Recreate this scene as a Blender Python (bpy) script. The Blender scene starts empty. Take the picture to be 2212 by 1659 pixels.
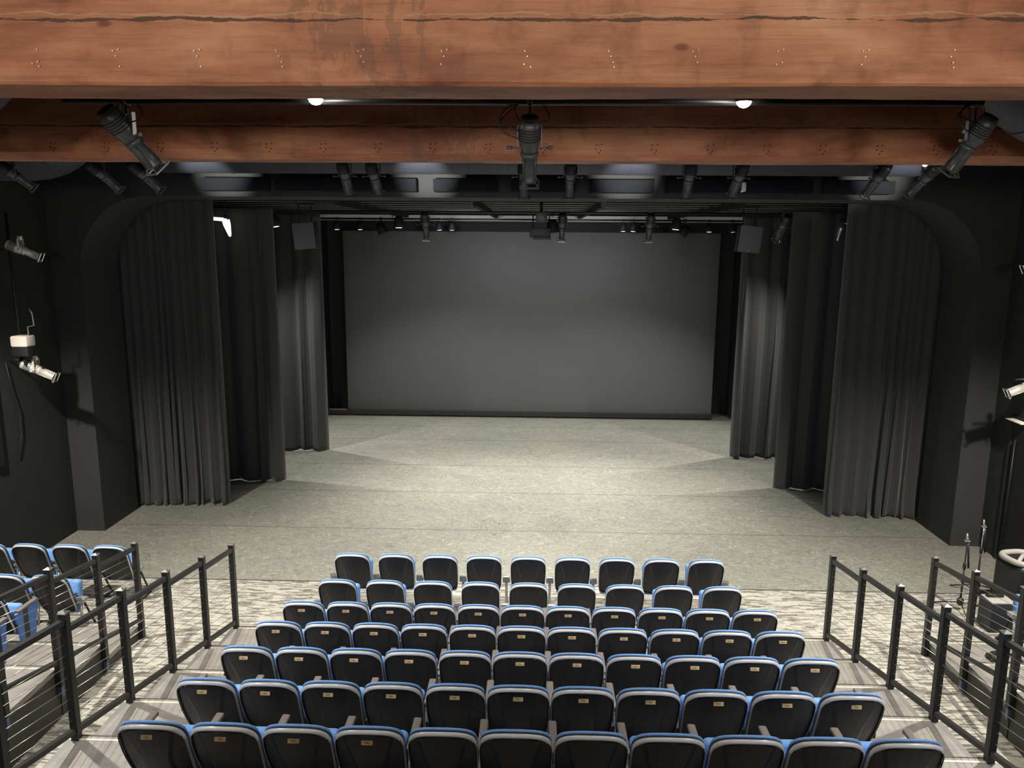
import bpy, math, random
from mathutils import Vector, Matrix
random.seed(7)
SC = bpy.context.scene
H = 5.22                      # camera height above the stage floor, metres
PI = math.pi

# ------------------------------------------------------------------ camera
cam_d = bpy.data.cameras.new('camera')
cam = bpy.data.objects.new('camera', cam_d)
SC.collection.objects.link(cam)
SC.camera = cam
F_PX = 1672.83
cam_d.sensor_fit = 'HORIZONTAL'; cam_d.sensor_width = 36.0
cam_d.lens = F_PX / 2212 * 36.0
cam_d.clip_start = 0.05; cam_d.clip_end = 200
_p, _y, _r = 0.18371, -0.02765, 0.00731
_fw = Vector((math.sin(_y)*math.cos(_p), math.cos(_y)*math.cos(_p), -math.sin(_p)))
_rt = Vector((math.cos(_y), -math.sin(_y), 0)); _up = _rt.cross(_fw)
_r2 = math.cos(_r)*_rt + math.sin(_r)*_up; _u2 = -math.sin(_r)*_rt + math.cos(_r)*_up
M3 = Matrix((_r2, _u2, -_fw)).transposed()
cam.matrix_world = Matrix.Translation((0, 0, H)) @ M3.to_4x4()

# ------------------------------------------------------------------ world and exposure
w = bpy.data.worlds.new('world'); SC.world = w; w.use_nodes = True
w.node_tree.nodes['Background'].inputs[0].default_value = (0.55, 0.65, 0.9, 1)
w.node_tree.nodes['Background'].inputs[1].default_value = 0.0
SC.view_settings.view_transform = 'Standard'; SC.view_settings.look = 'None'
SC.view_settings.gamma = 1.0; SC.view_settings.use_curve_mapping = False
SC.view_settings.exposure = 1.6

# ------------------------------------------------------------------ lights (house and stage downlights, added fill spots)
def spot(name, loc, target, power, col=(1, .93, .8), ang=110, blend=.8, size=.08):
    l = bpy.data.lights.new(name, 'SPOT'); l.energy = power; l.color = col
    l.spot_size = math.radians(ang); l.spot_blend = blend; l.shadow_soft_size = size
    o = bpy.data.objects.new(name, l); SC.collection.objects.link(o)
    o.location = loc
    o.rotation_euler = (Vector(target) - Vector(loc)).to_track_quat('-Z', 'Y').to_euler()
    return o
WARM = (1, .94, .83); NEUT = (1, .97, .9); COOL = (.62, .74, 1)
# house lights between the second beam and the proscenium
for x, y, pw, an in ((-7.2, 8.3, 700, 124), (6.8, 8.3, 700, 124), (-2.2, 8.2, 260, 92), (2.3, 8.2, 260, 92), (-2.3, 10.9, 330, 84), (2.2, 10.9, 330, 84)):
    spot('house_light', (x, y, H + .62), (x*.95, y + .4, 0), pw, WARM, an, .6)
for x, y, pw in ((-1.36, 5.06, 60), (1.28, 5.06, 60)):
    spot('house_light', (x, 4.92, H + .74), (x, y, 0), pw, WARM, 130, .7)
for x, y, pw in ((-4.9, 4.4, 150), (4.7, 4.4, 150)):
    spot('house_light', (x, y, H + .75), (x, y, 0), pw, NEUT, 112, .7)
# lights behind the camera, a little above eye level, they light the faces of the beams
for x in (-3.4, 0, 3.4):
    spot('house_light', (x, -1.6, H + .32), (x, 3.3, H + 1.0), 140, WARM, 95, 1, .25)
# cool aisle lights at the side walls
spot('side_light', (-7.2, 3.2, H - .2), (-3.0, 8, 1), 150, COOL, 80, 1)
spot('side_light', (7.0, 3.2, H - .2), (3.0, 8, 1), 150, COOL, 80, 1)
# stage work lights in the grid
for x, y, pw, an in ((-2.8, 16.3, 240, 66), (2.8, 16.3, 240, 66), (0, 16.3, 620, 96), (-2.4, 20.1, 150, 120), (2.4, 20.1, 150, 120), (0, 20.1, 90, 130)):
    spot('stage_light', (x, y, H + .22), (x*.9, y - (1.3 if x == 0 else .5), 0), pw, NEUT, an, .9, .1)
for x in (-1.9, 1.7):  # two added spots, no fixture of their own, brighten the upper screen
    spot('stage_light', (x, 18.3, H + .25), (x*.9, 22.8, 3.4), 75, (.95, .98, 1), 96, 1, .1)
# lights in the wings between the legs
for sx in (-1, 1):
    spot('wing_lamp', (sx*6.9 - .15, 19.7, H + .3), (sx*3.4, 19.0, 0), 380, NEUT, 100, .8, .06)
    spot('wing_lamp', (sx*6.6 - .15, 16.5, H + .3), (sx*3.4, 17.4, 0), 260, NEUT, 92, .8, .06)
# added spots without fixtures that brighten the header
for x, pw in ((-5.1, 300), (-1.75, 380), (1.45, 350), (5.5, 240)):
    spot('header_fill', (x, 9.9, H + .62), (x, 13.06, H + 1.12), pw, NEUT, 23, 1, .03)

# ------------------------------------------------------------------ materials
def new_mat(name):
    m = bpy.data.materials.new(name); m.use_nodes = True
    return m, m.node_tree.nodes, m.node_tree.links, m.node_tree.nodes['Principled BSDF']
def mat(name, col, rough=.5, metal=0, noise=0, nscale=20, bump=0, spec=.5, emit=None, es=0):
    m, N, L, b = new_mat(name)
    b.inputs['Base Color'].default_value = (*col, 1); b.inputs['Roughness'].default_value = rough
    b.inputs['Metallic'].default_value = metal; b.inputs['Specular IOR Level'].default_value = spec
    if noise or bump:
        tc = N.new('ShaderNodeTexCoord'); n = N.new('ShaderNodeTexNoise'); n.inputs['Scale'].default_value = nscale
        n.inputs['Detail'].default_value = 6
        L.new(tc.outputs['Object'], n.inputs['Vector'])
        if noise:
            r = N.new('ShaderNodeValToRGB'); r.color_ramp.elements[0].position = .3; r.color_ramp.elements[1].position = .7
            r.color_ramp.elements[0].color = (*[c*(1-noise) for c in col], 1)
            r.color_ramp.elements[1].color = (*[min(1, c*(1+noise)) for c in col], 1)
            L.new(n.outputs['Fac'], r.inputs['Fac']); L.new(r.outputs['Color'], b.inputs['Base Color'])
        if bump:
            bp = N.new('ShaderNodeBump'); bp.inputs['Strength'].default_value = bump; bp.inputs['Distance'].default_value = .01
            L.new(n.outputs['Fac'], bp.inputs['Height']); L.new(bp.outputs['Normal'], b.inputs['Normal'])
    if emit:
        b.inputs['Emission Color'].default_value = (*emit, 1); b.inputs['Emission Strength'].default_value = es
    return m

class NB:
    """small helper for node graphs"""
    def __init__(s, m): s.t = m.node_tree; s.N = s.t.nodes; s.L = s.t.links; s.b = s.N['Principled BSDF']
    def n(s, typ, **kw):
        x = s.N.new('ShaderNode' + typ)
        for k, v in kw.items(): setattr(x, k, v)
        return x
    def link(s, a, b): s.L.new(a, b)
    def coord(s, scale=(1, 1, 1), kind='Object', loc=(0, 0, 0), rot=(0, 0, 0)):
        tc = s.n('TexCoord'); mp = s.n('Mapping'); mp.inputs['Scale'].default_value = scale
        mp.inputs['Location'].default_value = loc; mp.inputs['Rotation'].default_value = rot
        s.link(tc.outputs[kind], mp.inputs[0]); return mp.outputs[0]
    def noise(s, vec, scale=1, detail=4, rough=.5, dist=0):
        x = s.n('TexNoise'); x.inputs['Scale'].default_value = scale; x.inputs['Detail'].default_value = detail
        x.inputs['Roughness'].default_value = rough; x.inputs['Distortion'].default_value = dist
        s.link(vec, x.inputs['Vector']); return x.outputs['Fac']
    def ramp(s, fac, stops, interp='LINEAR'):
        r = s.n('ValToRGB'); cr = r.color_ramp; cr.interpolation = interp
        while len(cr.elements) < len(stops): cr.elements.new(.5)
        for e, (p, c) in zip(cr.elements, stops): e.position = p; e.color = (*c, 1) if len(c) == 3 else c
        s.link(fac, r.inputs[0]); return r.outputs[0]
    def mix(s, fac, a, b, mode='MIX'):
        x = s.n('MixRGB'); x.blend_type = mode
        for k, v in ((0, fac), (1, a), (2, b)):
            if isinstance(v, (int, float)): x.inputs[k].default_value = v
            elif isinstance(v, tuple): x.inputs[k].default_value = (*v, 1)
            else: s.link(v, x.inputs[k])
        return x.outputs[0]
    def math(s, op, a, b=None, c=None):
        x = s.n('Math'); x.operation = op
        for k, v in ((0, a), (1, b), (2, c)):
            if v is None: continue
            if isinstance(v, (int, float)): x.inputs[k].default_value = v
            else: s.link(v, x.inputs[k])
        return x.outputs[0]
    def bump(s, h, strength=.3, dist=.01):
        bp = s.n('Bump'); bp.inputs['Strength'].default_value = strength; bp.inputs['Distance'].default_value = dist
        s.link(h, bp.inputs['Height']); s.link(bp.outputs[0], s.b.inputs['Normal'])

BLACKP = mat('black_plastic', (.017, .017, .019), .42, 0, .15, 60, .08)
RIM = mat('rim_highlight', (.50, .50, .51), .30)  # highlight on the black shell's lip put into a pale grey
BLUE = mat('blue_fabric', (.16, .34, .70), .85, 0, .18, 160, .5)
PANELBLUE = mat('blue_panel', (.10, .22, .58), .7, 0, .1, 60)
BRASS = mat('brass_plaque', (.80, .55, .26), .42, .2, .15, 25)
ENGR = mat('engraving', (.22, .13, .05), .6)
ARM = mat('armrest_plastic', (.17, .145, .13), .5, 0, .1, 30)
STEEL = mat('dark_steel', (.035, .034, .034), .45, .3, .15, 12)
LSTEEL = mat('light_steel', (.42, .40, .38), .4, .6)
RAIL = mat('rail_paint', (.022, .021, .020), .42, .2, .12, 8)
CABLE = mat('cable_steel', (.5, .48, .42), .35, .8)
WALLK = mat('black_wall_paint', (.019, .020, .0185), .75, 0, .10, 3, .05)
GREYH = mat('header_paint', (.030, .031, .030), .7, 0, .08, 2)
BOXM = mat('panel_grey', (.016, .018, .022), .9, 0, .08, 5, 0, .1)
DUCT = mat('duct_black', (.030, .034, .048), .6, 0, .12, 4)
FIX = mat('fixture_black', (.085, .088, .092), .38, .25, .15, 20)
FIXD = mat('fixture_matte_black', (.006, .006, .006), .7)
CHROME = mat('chrome', (.75, .74, .70), .25, .9)
CORD = mat('cord_rubber', (.012, .012, .012), .6)
GRILLE = mat('speaker_grille', (.11, .115, .12), .7, 0, .1, 200)
BEIGE = mat('beige_metal', (.85, .76, .68), .5, 0)
LENS = mat('frosted_lens', (.8, .8, .78), .3, 0, emit=(1, .98, .92), es=1.1)
LAMP = mat('lamp_glow', (1, 1, 1), .3, 0, emit=(1, .96, .86), es=40)
CURT = None
def curtain_mat():
    m, N, L, b = new_mat('black_velour'); g = NB(m)
    v = g.coord((160, 160, 60)); n = g.noise(v, 1, 3)
    g.link(g.ramp(n, [(.3, (.042, .042, .042)), (.7, (.060, .060, .058))]), b.inputs['Base Color'])
    b.inputs['Roughness'].default_value = .9; b.inputs['Specular IOR Level'].default_value = .2
    b.inputs['Sheen Weight'].default_value = .25; b.inputs['Sheen Roughness'].default_value = .5
    g.bump(n, .2, .004); return m
CURT = curtain_mat()

def wood_mat():
    m, N, L, b = new_mat('stained_timber'); g = NB(m)
    v = g.coord((1, 1, 1))
    sep = g.n('SeparateXYZ'); g.link(v, sep.inputs[0])
    big = g.noise(g.coord((.9, 2, 3.2)), 1.3, 6, .6, .3)
    col = g.ramp(big, [(.30, (.25, .078, .038)), (.44, (.38, .135, .064)), (.56, (.50, .205, .100)), (.72, (.62, .30, .16))])
    grain = g.noise(g.coord((2.2, 30, 55)), 1.2, 6, .65, .6)
    col = g.mix(.6, col, g.ramp(grain, [(.25, (.45, .42, .42)), (.5, (1, 1, 1)), (.8, (1.0, 1.0, 1.0))]), 'MULTIPLY')
    blot = g.noise(g.coord((5, 6, 3)), 1.3, 5, .6)
    col = g.mix(1, col, g.ramp(blot, [(.30, (.72, .68, .66)), (.44, (1, 1, 1))]), 'MULTIPLY')
    stain = g.noise(g.coord((9, 9, 4), loc=(2.1, 0, .3)), 1.0, 6, .7)
    # weathered dark stain patches left and right of the middle of the beam
    dx = g.math('ABSOLUTE', g.math('ADD', sep.outputs[0], .72)); near = g.math('LESS_THAN', g.math('ADD', dx, g.math('MULTIPLY', stain, .35)), .48)
    st = g.math('MULTIPLY', near, g.math('GREATER_THAN', stain, .52))
    col = g.mix(g.math('MULTIPLY', st, .38), col, (.12, .07, .045))
    vor = g.n('TexVoronoi'); vor.inputs['Scale'].default_value = 1.0; g.link(g.coord((1.5, 1, 3.3), loc=(.37, 0, .1)), vor.inputs['Vector'])
    knot = g.ramp(vor.outputs['Distance'], [(0, (.25, .15, .12)), (.035, (.45, .3, .25)), (.06, (1, 1, 1))])
    col = g.mix(.8, col, knot, 'MULTIPLY')
    # the long wavering check (drying crack) that runs along the upper half of the face
    wob = g.noise(g.coord((1.1, 0, 0)), 1.5, 8, .68)
    zc = g.math('SUBTRACT', sep.outputs[2], g.math('ADD', .250, g.math('MULTIPLY', g.math('SUBTRACT', wob, .5), .07)))
    wid = g.math('MULTIPLY', g.math('MAXIMUM', g.math('SUBTRACT', g.noise(g.coord((2.3, 1, 3), loc=(5, 0, 0)), 1.7, 5, .65), .36), .01), .038)
    ck = g.math('LESS_THAN', g.math('ABSOLUTE', zc), wid)
    wob2 = g.noise(g.coord((1.6, 0, 0), loc=(9, 0, 0)), 1.5, 6, .65)
    zc2 = g.math('SUBTRACT', sep.outputs[2], g.math('ADD', .270, g.math('MULTIPLY', g.math('SUBTRACT', wob2, .5), .09)))
    lk = g.math('LESS_THAN', g.math('ABSOLUTE', zc2), g.math('MULTIPLY', wid, .6))
    col = g.mix(g.math('MULTIPLY', lk, .55), col, (.50, .33, .20))
    col = g.mix(g.math('MULTIPLY', ck, .85), col, (.045, .022, .013))
    g.link(col, b.inputs['Base Color']); b.inputs['Roughness'].default_value = .62
    hgt = g.math('SUBTRACT', g.math('MULTIPLY', grain, .3), ck)
    g.bump(hgt, .35, .01); return m
WOOD = wood_mat()

def stage_mat():
    m, N, L, b = new_mat('vinyl_dance_floor'); g = NB(m)
    v = g.coord(); sep = g.n('SeparateXYZ'); g.link(v, sep.inputs[0])
    big = g.noise(g.coord((.5, .8, 1)), 1.1, 5, .6)
    col = g.ramp(big, [(.3, (.190, .190, .165)), (.7, (.240, .235, .200))])
    for sc, loc, a, c in (((2.2, 26, 1), (0, 0, 0), .57, (.34, .335, .28)), ((1.5, 40, 1), (4, 1, 0), .60, (.44, .43, .36)), ((4, 9, 1), (1, 7, 0), .62, (.155, .155, .13)), ((1.2, 5, 1), (2, 5, 0), .60, (.185, .20, .175))):
        n = g.noise(g.coord(sc, loc=loc), 1.6, 6, .75, 1.2)
        col = g.mix(g.ramp(n, [(a, (0, 0, 0)), (a + .07, (1, 1, 1))]), col, c)
    # curling pale and dark scuffs
    for sc, loc, c, wd in ((1.6, (0, 0, 0), (.40, .39, .32), .012), (2.6, (3, 2, 0), (.11, .11, .09), .012), (1.1, (8, 3, 0), (.12, .12, .10), .008)):
        n = g.noise(g.coord((.8, 1.3, 1), loc=loc), sc*1.8, 3, .5, 2.5)
        ln = g.math('LESS_THAN', g.math('ABSOLUTE', g.math('SUBTRACT', n, .5)), wd)
        col = g.mix(g.math('MULTIPLY', ln, .7), col, c)
    # two worn clusters of heel marks near the front
    for cx, cy, rx, ry in ((-.72, 13.55, .42, .55), (.42, 13.75, .40, .65)):
        dx = g.math('DIVIDE', g.math('SUBTRACT', sep.outputs[0], cx), rx); dy = g.math('DIVIDE', g.math('SUBTRACT', sep.outputs[1], cy), ry)
        r2 = g.math('ADD', g.math('MULTIPLY', dx, dx), g.math('MULTIPLY', dy, dy))
        k = g.math('MULTIPLY', g.math('SUBTRACT', 1, r2), 1); k = g.math('MAXIMUM', k, 0)
        n = g.noise(g.coord((5, 1.6, 1), loc=(cx, cy, 0)), 1.9, 3, .5, 3.0)
        ln = g.math('LESS_THAN', g.math('ABSOLUTE', g.math('SUBTRACT', n, .5)), .022)
        col = g.mix(g.math('MULTIPLY', g.math('MULTIPLY', ln, g.math('MINIMUM', g.math('MULTIPLY', k, 2), 1)), .85), col, (.09, .09, .07))
    # seams between the sheets
    for ys in (13.41, 15.55, 17.52, 19.86, 21.4):
        ln = g.math('LESS_THAN', g.math('ABSOLUTE', g.math('SUBTRACT', sep.outputs[1], ys)), .013)
        col = g.mix(g.math('MULTIPLY', ln, .75), col, (.06, .06, .05))
    g.link(col, b.inputs['Base Color'])
    b.inputs['Roughness'].default_value = .62; b.inputs['Specular IOR Level'].default_value = .3
    return m
STAGE = stage_mat()

def carpet_mat():
    m, N, L, b = new_mat('patterned_carpet'); g = NB(m)
    br = g.n('TexBrick'); br.inputs['Scale'].default_value = 1
    br.inputs['Brick Width'].default_value = .19; br.inputs['Row Height'].default_value = .024; br.inputs['Mortar Size'].default_value = 0
    br.inputs['Color1'].default_value = (0, 0, 0, 1); br.inputs['Color2'].default_value = (1, 1, 1, 1); br.offset = .37; br.offset_frequency = 2
    g.link(g.coord(), br.inputs['Vector'])
    cell = br.outputs['Color']
    n = g.noise(g.coord((3.6, 18, 1)), 1.6, 5, .7)
    s = g.math('ADD', g.math('MULTIPLY', cell, .30), g.math('MULTIPLY', n, .95))
    col = g.ramp(s, [(.46, (.14, .13, .115)), (.55, (.20, .188, .165)), (.64, (.40, .385, .335)), (.9, (.47, .45, .39))])
    fine = g.noise(g.coord((60, 160, 1)), 1, 2)
    col = g.mix(.5, col, g.ramp(fine, [(.3, (.6, .6, .6)), (.7, (1.1, 1.1, 1.1))]), 'MULTIPLY')
    g.link(col, b.inputs['Base Color']); b.inputs['Roughness'].default_value = .95; b.inputs['Specular IOR Level'].default_value = .1
    g.bump(fine, .3, .004); return m
CARPET = carpet_mat()

def deck_mat():
    m, N, L, b = new_mat('deck_laminate'); g = NB(m)
    n = g.noise(g.coord((1.2, 3, 1)), 2, 6, .6)
    col = g.ramp(n, [(.3, (.19, .178, .162)), (.7, (.27, .252, .228))])
    f = g.noise(g.coord((3, 50, 1)), 1.5, 4, .6)
    col = g.mix(.4, col, g.ramp(f, [(.3, (.75, .75, .75)), (.6, (1, 1, 1))]), 'MULTIPLY')
    g.link(col, b.inputs['Base Color']); b.inputs['Roughness'].default_value = .5; return m
DECK = deck_mat()
NOSE = mat('nosing_metal', (.10, .095, .09), .4, .3)
NOSEL = mat('nosing_strip', (.60, .55, .45), .5, .2)
FASC = mat('fascia_black', (.040, .036, .033), .6, 0, .1, 4)

def screen_mat():
    m, N, L, b = new_mat('projection_screen'); g = NB(m)
    n = g.noise(g.coord((90, 90, 90)), 1, 2)
    g.link(g.ramp(n, [(.3, (.115, .117, .115)), (.7, (.135, .137, .134))]), b.inputs['Base Color'])
    b.inputs['Roughness'].default_value = .55; b.inputs['Specular IOR Level'].default_value = .4
    return m
SCREEN = screen_mat()

# ------------------------------------------------------------------ mesh helpers
class MB:
    def __init__(s): s.v = []; s.f = []; s.sm = []
    def add(s, vs, fs, smooth=False):
        k = len(s.v); s.v += [tuple(v) for v in vs]
        for f in fs: s.f.append([k + i for i in f]); s.sm.append(smooth)
        return s
    def box(s, c, d, R=None):
        c = Vector(c); vs = []
        for sx in (-1, 1):
            for sy in (-1, 1):
                for sz in (-1, 1):
                    p = Vector((sx*d[0]/2, sy*d[1]/2, sz*d[2]/2))
                    if R: p = R @ p
                    vs.append(c + p)
        return s.add(vs, [(0, 1, 3, 2), (4, 6, 7, 5), (0, 4, 5, 1), (2, 3, 7, 6), (0, 2, 6, 4), (1, 5, 7, 3)])
    def bbox(s, a, b): return s.box([(a[i]+b[i])/2 for i in range(3)], [abs(b[i]-a[i]) for i in range(3)])
    def rbox(s, c, d, r=.01, R=None, seg=3):
        """box with rounded vertical-profile edges: a rounded rectangle in x/z extruded along y with softened ends"""
        c = Vector(c); loops = []
        def loop(inset, y):
            pts = []; hx, hz = d[0]/2 - inset, d[2]/2 - inset; rr = max(r - inset, .0005)
            for qx, qz, a0 in ((1, 1, 0), (-1, 1, 90), (-1, -1, 180), (1, -1, 270)):
                for k in range(seg + 1):
                    a = math.radians(a0 + 90*k/seg)
                    pts.append(Vector((qx*(hx-rr) + rr*math.cos(a), y, qz*(hz-rr) + rr*math.sin(a))))
            return pts
        hy = d[1]/2; ins = r*.6
        for i, y in ((ins, -hy), (ins*.3, -hy+ins*.4), (0, -hy+ins), (0, hy-ins), (ins*.3, hy-ins*.4), (ins, hy)):
            loops.append([c + ((R @ p) if R else p) for p in loop(i, y)])
        n = len(loops[0]); vs = [p for l in loops for p in l]; fs = []
        for i in range(len(loops)-1):
            for j in range(n): fs.append((i*n+j, i*n+(j+1) % n, (i+1)*n+(j+1) % n, (i+1)*n+j))
        fs.append(tuple(range(n-1, -1, -1))); fs.append(tuple((len(loops)-1)*n+j for j in range(n)))
        return s.add(vs, [f[::-1] for f in fs], True)
    def tube(s, pts, r, n=8, caps=True, closed=False):
        pts = [Vector(p) for p in pts]; m = len(pts); rs = r if isinstance(r, (list, tuple)) else [r]*m
        vs = []; prev = None
        for i, p in enumerate(pts):
            if closed: t = (pts[(i+1) % m] - pts[i-1])
            else: t = pts[min(i+1, m-1)] - pts[max(i-1, 0)]
            if t.length < 1e-9: t = Vector((0, 0, 1))
            t.normalize()
            if prev is None:
                a = Vector((0, 0, 1)) if abs(t.z) < .9 else Vector((1, 0, 0)); u = t.cross(a).normalized()
            else:
                u = (prev - t*prev.dot(t))
                u = u.normalized() if u.length > 1e-6 else t.orthogonal().normalized()
            prev = u; w_ = t.cross(u)
            for k in range(n):
                a = 2*PI*k/n; vs.append(p + (u*math.cos(a) + w_*math.sin(a))*rs[i])
        fs = []
        for i in range(m if closed else m-1):
            i2 = (i+1) % m
            for k in range(n): fs.append((i*n+k, i*n+(k+1) % n, i2*n+(k+1) % n, i2*n+k))
        k0 = len(s.v); s.add(vs, fs, n > 4)
        if caps and not closed:
            s.f.append([k0+k for k in range(n-1, -1, -1)]); s.sm.append(False)
            s.f.append([k0+(m-1)*n+k for k in range(n)]); s.sm.append(False)
        return s
    def lathe(s, prof, o, ax, n=20):
        """prof: list of (distance along axis, radius)"""
        o = Vector(o); ax = Vector(ax).normalized()
        return s.tube([o + ax*t for t, _ in prof], [max(r, .0005) for _, r in prof], n)
    def build(s, name, m, parent=None, loc=(0, 0, 0), rz=0, coll=True):
        me = bpy.data.meshes.new(name); me.from_pydata(s.v, [], s.f)
        me.polygons.foreach_set('use_smooth', s.sm)
        for x in (m if isinstance(m, (list, tuple)) else [m]): me.materials.append(x)
        me.update()
        o = bpy.data.objects.new(name, me); SC.collection.objects.link(o)
        if parent: o.parent = parent
        o.location = loc; o.rotation_euler = (0, 0, rz)
        return o
def mod_auto(o, bev=0):
    if bev:
        b = o.modifiers.new('bevel', 'BEVEL'); b.width = bev; b.segments = 2; b.limit_method = 'ANGLE'
    return o
def tag(o, label, cat, group=None, kind=None):
    if label: o['label'] = label
    if cat: o['category'] = cat
    if group: o['group'] = group
    if kind: o['kind'] = kind
    return o
def struct(o, label=None, cat='structure'):
    o['kind'] = 'structure'
    if label: o['label'] = label
    o['category'] = cat
    return o
def empty(name, loc, label, cat, group=None, rz=0):
    o = bpy.data.objects.new(name, None); SC.collection.objects.link(o)
    o.location = loc; o.rotation_euler = (0, 0, rz); o.empty_display_size = .1
    return tag(o, label, cat, group)
def copy_tree(o, parent=None):
    c = o.copy(); SC.collection.objects.link(c)
    if parent: c.parent = parent
    for ch in list(o.children): copy_tree(ch, c)
    return c

# ------------------------------------------------------------------ the room
XL, XR = -8.20, 7.84
YP0, YP1 = 13.06, 14.26       # proscenium front and back
CE = H + 2.6
YC = 11.15                    # carpet ends, vinyl begins
m_ = MB().bbox((XL-.2, -3, -.12), (XR+.2, YC, 0)); struct(m_.build('floor', CARPET), 'beige and brown dash-patterned carpet in front of the stage floor', 'floor')
m_ = MB().bbox((-10.2, YC, -.12), (10.2, 22.5, 0)); struct(m_.build('floor', STAGE), 'scuffed grey vinyl stage floor with cross seams', 'floor')
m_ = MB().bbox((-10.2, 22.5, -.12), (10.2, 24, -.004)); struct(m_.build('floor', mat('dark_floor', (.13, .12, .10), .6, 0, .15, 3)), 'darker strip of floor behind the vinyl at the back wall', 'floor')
m_ = MB().bbox((XL-.2, -3, -.1), (XL, YP0, CE)); struct(m_.build('wall_left', WALLK), 'black painted side wall on the left', 'wall')
m_ = MB().bbox((XR, -3, -.1), (XR+.2, YP0, CE)); struct(m_.build('wall_right', WALLK), 'black painted side wall on the right', 'wall')
m_ = MB().bbox((XL-.2, -3.2, -.1), (XR+.2, -3, CE)); struct(m_.build('wall_rear', mat('rear_wall_paint', (.12, .11, .10), .8)), 'wall behind the audience', 'wall')
m_ = MB().bbox((-10.2, -3.2, CE), (10.2, 24.2, CE+.15)); struct(m_.build('ceiling', mat('black_ceiling', (.012, .012, .014), .9)), 'black ceiling above the beams and stage grid', 'ceiling')
struct(MB().bbox((XL, YC-.012, 0), (XR, YC+.012, .004)).build('trim_1', NOSE), 'thin dark metal strip where the carpet meets the stage floor', 'trim')
# back wall with the shallow bay that holds the screen
m_ = MB().bbox((-6.24, 23.55, -.1), (5.94, 23.75, CE)); struct(m_.build('wall_back', mat('back_wall_paint', (.034, .035, .034), .75, 0, .08, 2)), 'dark back wall of the stage behind the screen', 'wall')
m_ = MB().bbox((-10.2, 22.6, -.1), (-6.24, 23.75, CE)).bbox((5.94, 22.75, -.1), (10.2, 23.75, CE)); struct(m_.build('wall_back_returns', WALLK), 'black wall returns on both sides of the screen bay', 'wall')
m_ = MB().bbox((-10.4, YP1, -.1), (-10.2, 23.75, CE)).bbox((10.2, YP1, -.1), (10.4, 23.75, CE)); struct(m_.build('wall_wings', WALLK), 'black side walls of the stage wings', 'wall')
# proscenium wall with rounded upper corners
def proscenium():
    ox0, ox1, zt, rr = -7.70, 7.34, H + .68, 1.25
    inner = [(ox0, 0)]
    for k in range(15):
        a = PI - PI/2*k/14; inner.append((ox0 + rr + rr*math.cos(a), zt - rr + rr*math.sin(a)))
    for k in range(15):
        a = PI/2 - PI/2*k/14; inner.append((ox1 - rr + rr*math.cos(a), zt - rr + rr*math.sin(a)))
    inner.append((ox1, 0))
    def outp(p, i):
        x, z = p; n = len(inner)
        if i == 0: return (-10.4, 0)
        if i == n-1: return (10.4, 0)
        if i <= 7: return (-10.4, z)
        if i >= n-8: return (10.4, z)
        return (x, CE)
    outer = [outp(p, i) for i, p in enumerate(inner)]
    vs = []; fs = []
    for (x, z), (X, Z) in zip(inner, outer):
        vs += [(x, YP0, z), (X, YP0, Z), (x, YP1, z), (X, YP1, Z)]
    n = len(inner)
    for i in range(n-1):
        a, b = 4*i, 4*i+4
        fs += [(a, a+1, b+1, b), (a+2, b+2, b+3, a+3), (a, b, b+2, a+2)]
    # corner fillers between the left/right runs and the top run
    il = 7; ir = n-8
    for i, sx in ((7, -1), (ir-1, 1)):
        k = len(vs); vs += [(10.4*sx, YP0, CE), (10.4*sx, YP1, CE)]
        a = 4*i+1; b = 4*(i+1)+1
        fs += [(a, k, b), (a+2, b+2, k+1)]
    mb = MB().add(vs, fs)
    o = mb.build('wall_proscenium', GREYH)
    return o
struct(proscenium(), 'dark proscenium wall with rounded upper corners framing the stage', 'wall')
# door recess on the right wall
dr = MB().bbox((XR-.03, 12.50, 0), (XR+.0, 12.56, 2.42)).bbox((XR-.03, 11.40, 0), (XR, 11.46, 2.42)).bbox((XR-.03, 11.40, 2.42), (XR, 12.56, 2.48))
d1 = struct(dr.build('door_1', WALLK), 'black stage side door in the right wall', 'door')
MB().bbox((XR-.016, 11.46, .01), (XR-.001, 12.50, 2.42)).build('door_leaf', FIXD, d1)
MB().tube([(XR-.05, 12.36, .3), (XR-.05, 12.36, 2.1)], .012).tube([(XR-.05, 12.36, .3), (XR-.01, 12.36, .3)], .01).tube([(XR-.05, 12.36, 2.1), (XR-.01, 12.36, 2.1)], .01).build('door_handle', RAIL, d1)
sb = MB().rbox((XR-.10, 12.30, 2.43), (.12, .42, .025), .008)
tag(sb.build('wall_bracket', BEIGE), 'thin pale bracket bar sticking out above the side door on the right', 'bracket')

# ------------------------------------------------------------------ screen and back of stage
SB = 22.85
m_ = MB().rbox((-.128, SB, H + .235 - 2.665), (10.94, .06, 5.33), .012)
s_ = tag(m_.build('projection_screen', SCREEN), 'large dark grey blank screen hanging at the back of the stage', 'screen')
m_ = MB().bbox((-6.2, 22.62, .03), (5.33, 22.80, .145))
tb = tag(m_.build('screen_base_beam', STEEL), 'long low black beam lying on the floor below the screen', 'beam')
mm = MB().bbox((-5.6, 22.66, 0), (-5.4, 22.76, .03)).bbox((-1, 22.66, 0), (-.8, 22.76, .03)).bbox((4.9, 22.66, 0), (5.1, 22.76, .03)); mm.build('foot', STEEL, tb)
mm = MB().bbox((-6.15, 22.70, .145), (-5.62, 22.78, .16)); mm.build('metal_strip', LSTEEL, tb)
m_ = MB().bbox((-6.2, 22.35, H+.52), (5.9, 22.47, H+.68))
tag(m_.build('batten_beam', mat('beam_grey', (.55, .55, .52), .55, 0)), 'pale grey horizontal steel beam spanning above the top of the screen', 'beam')
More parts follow.
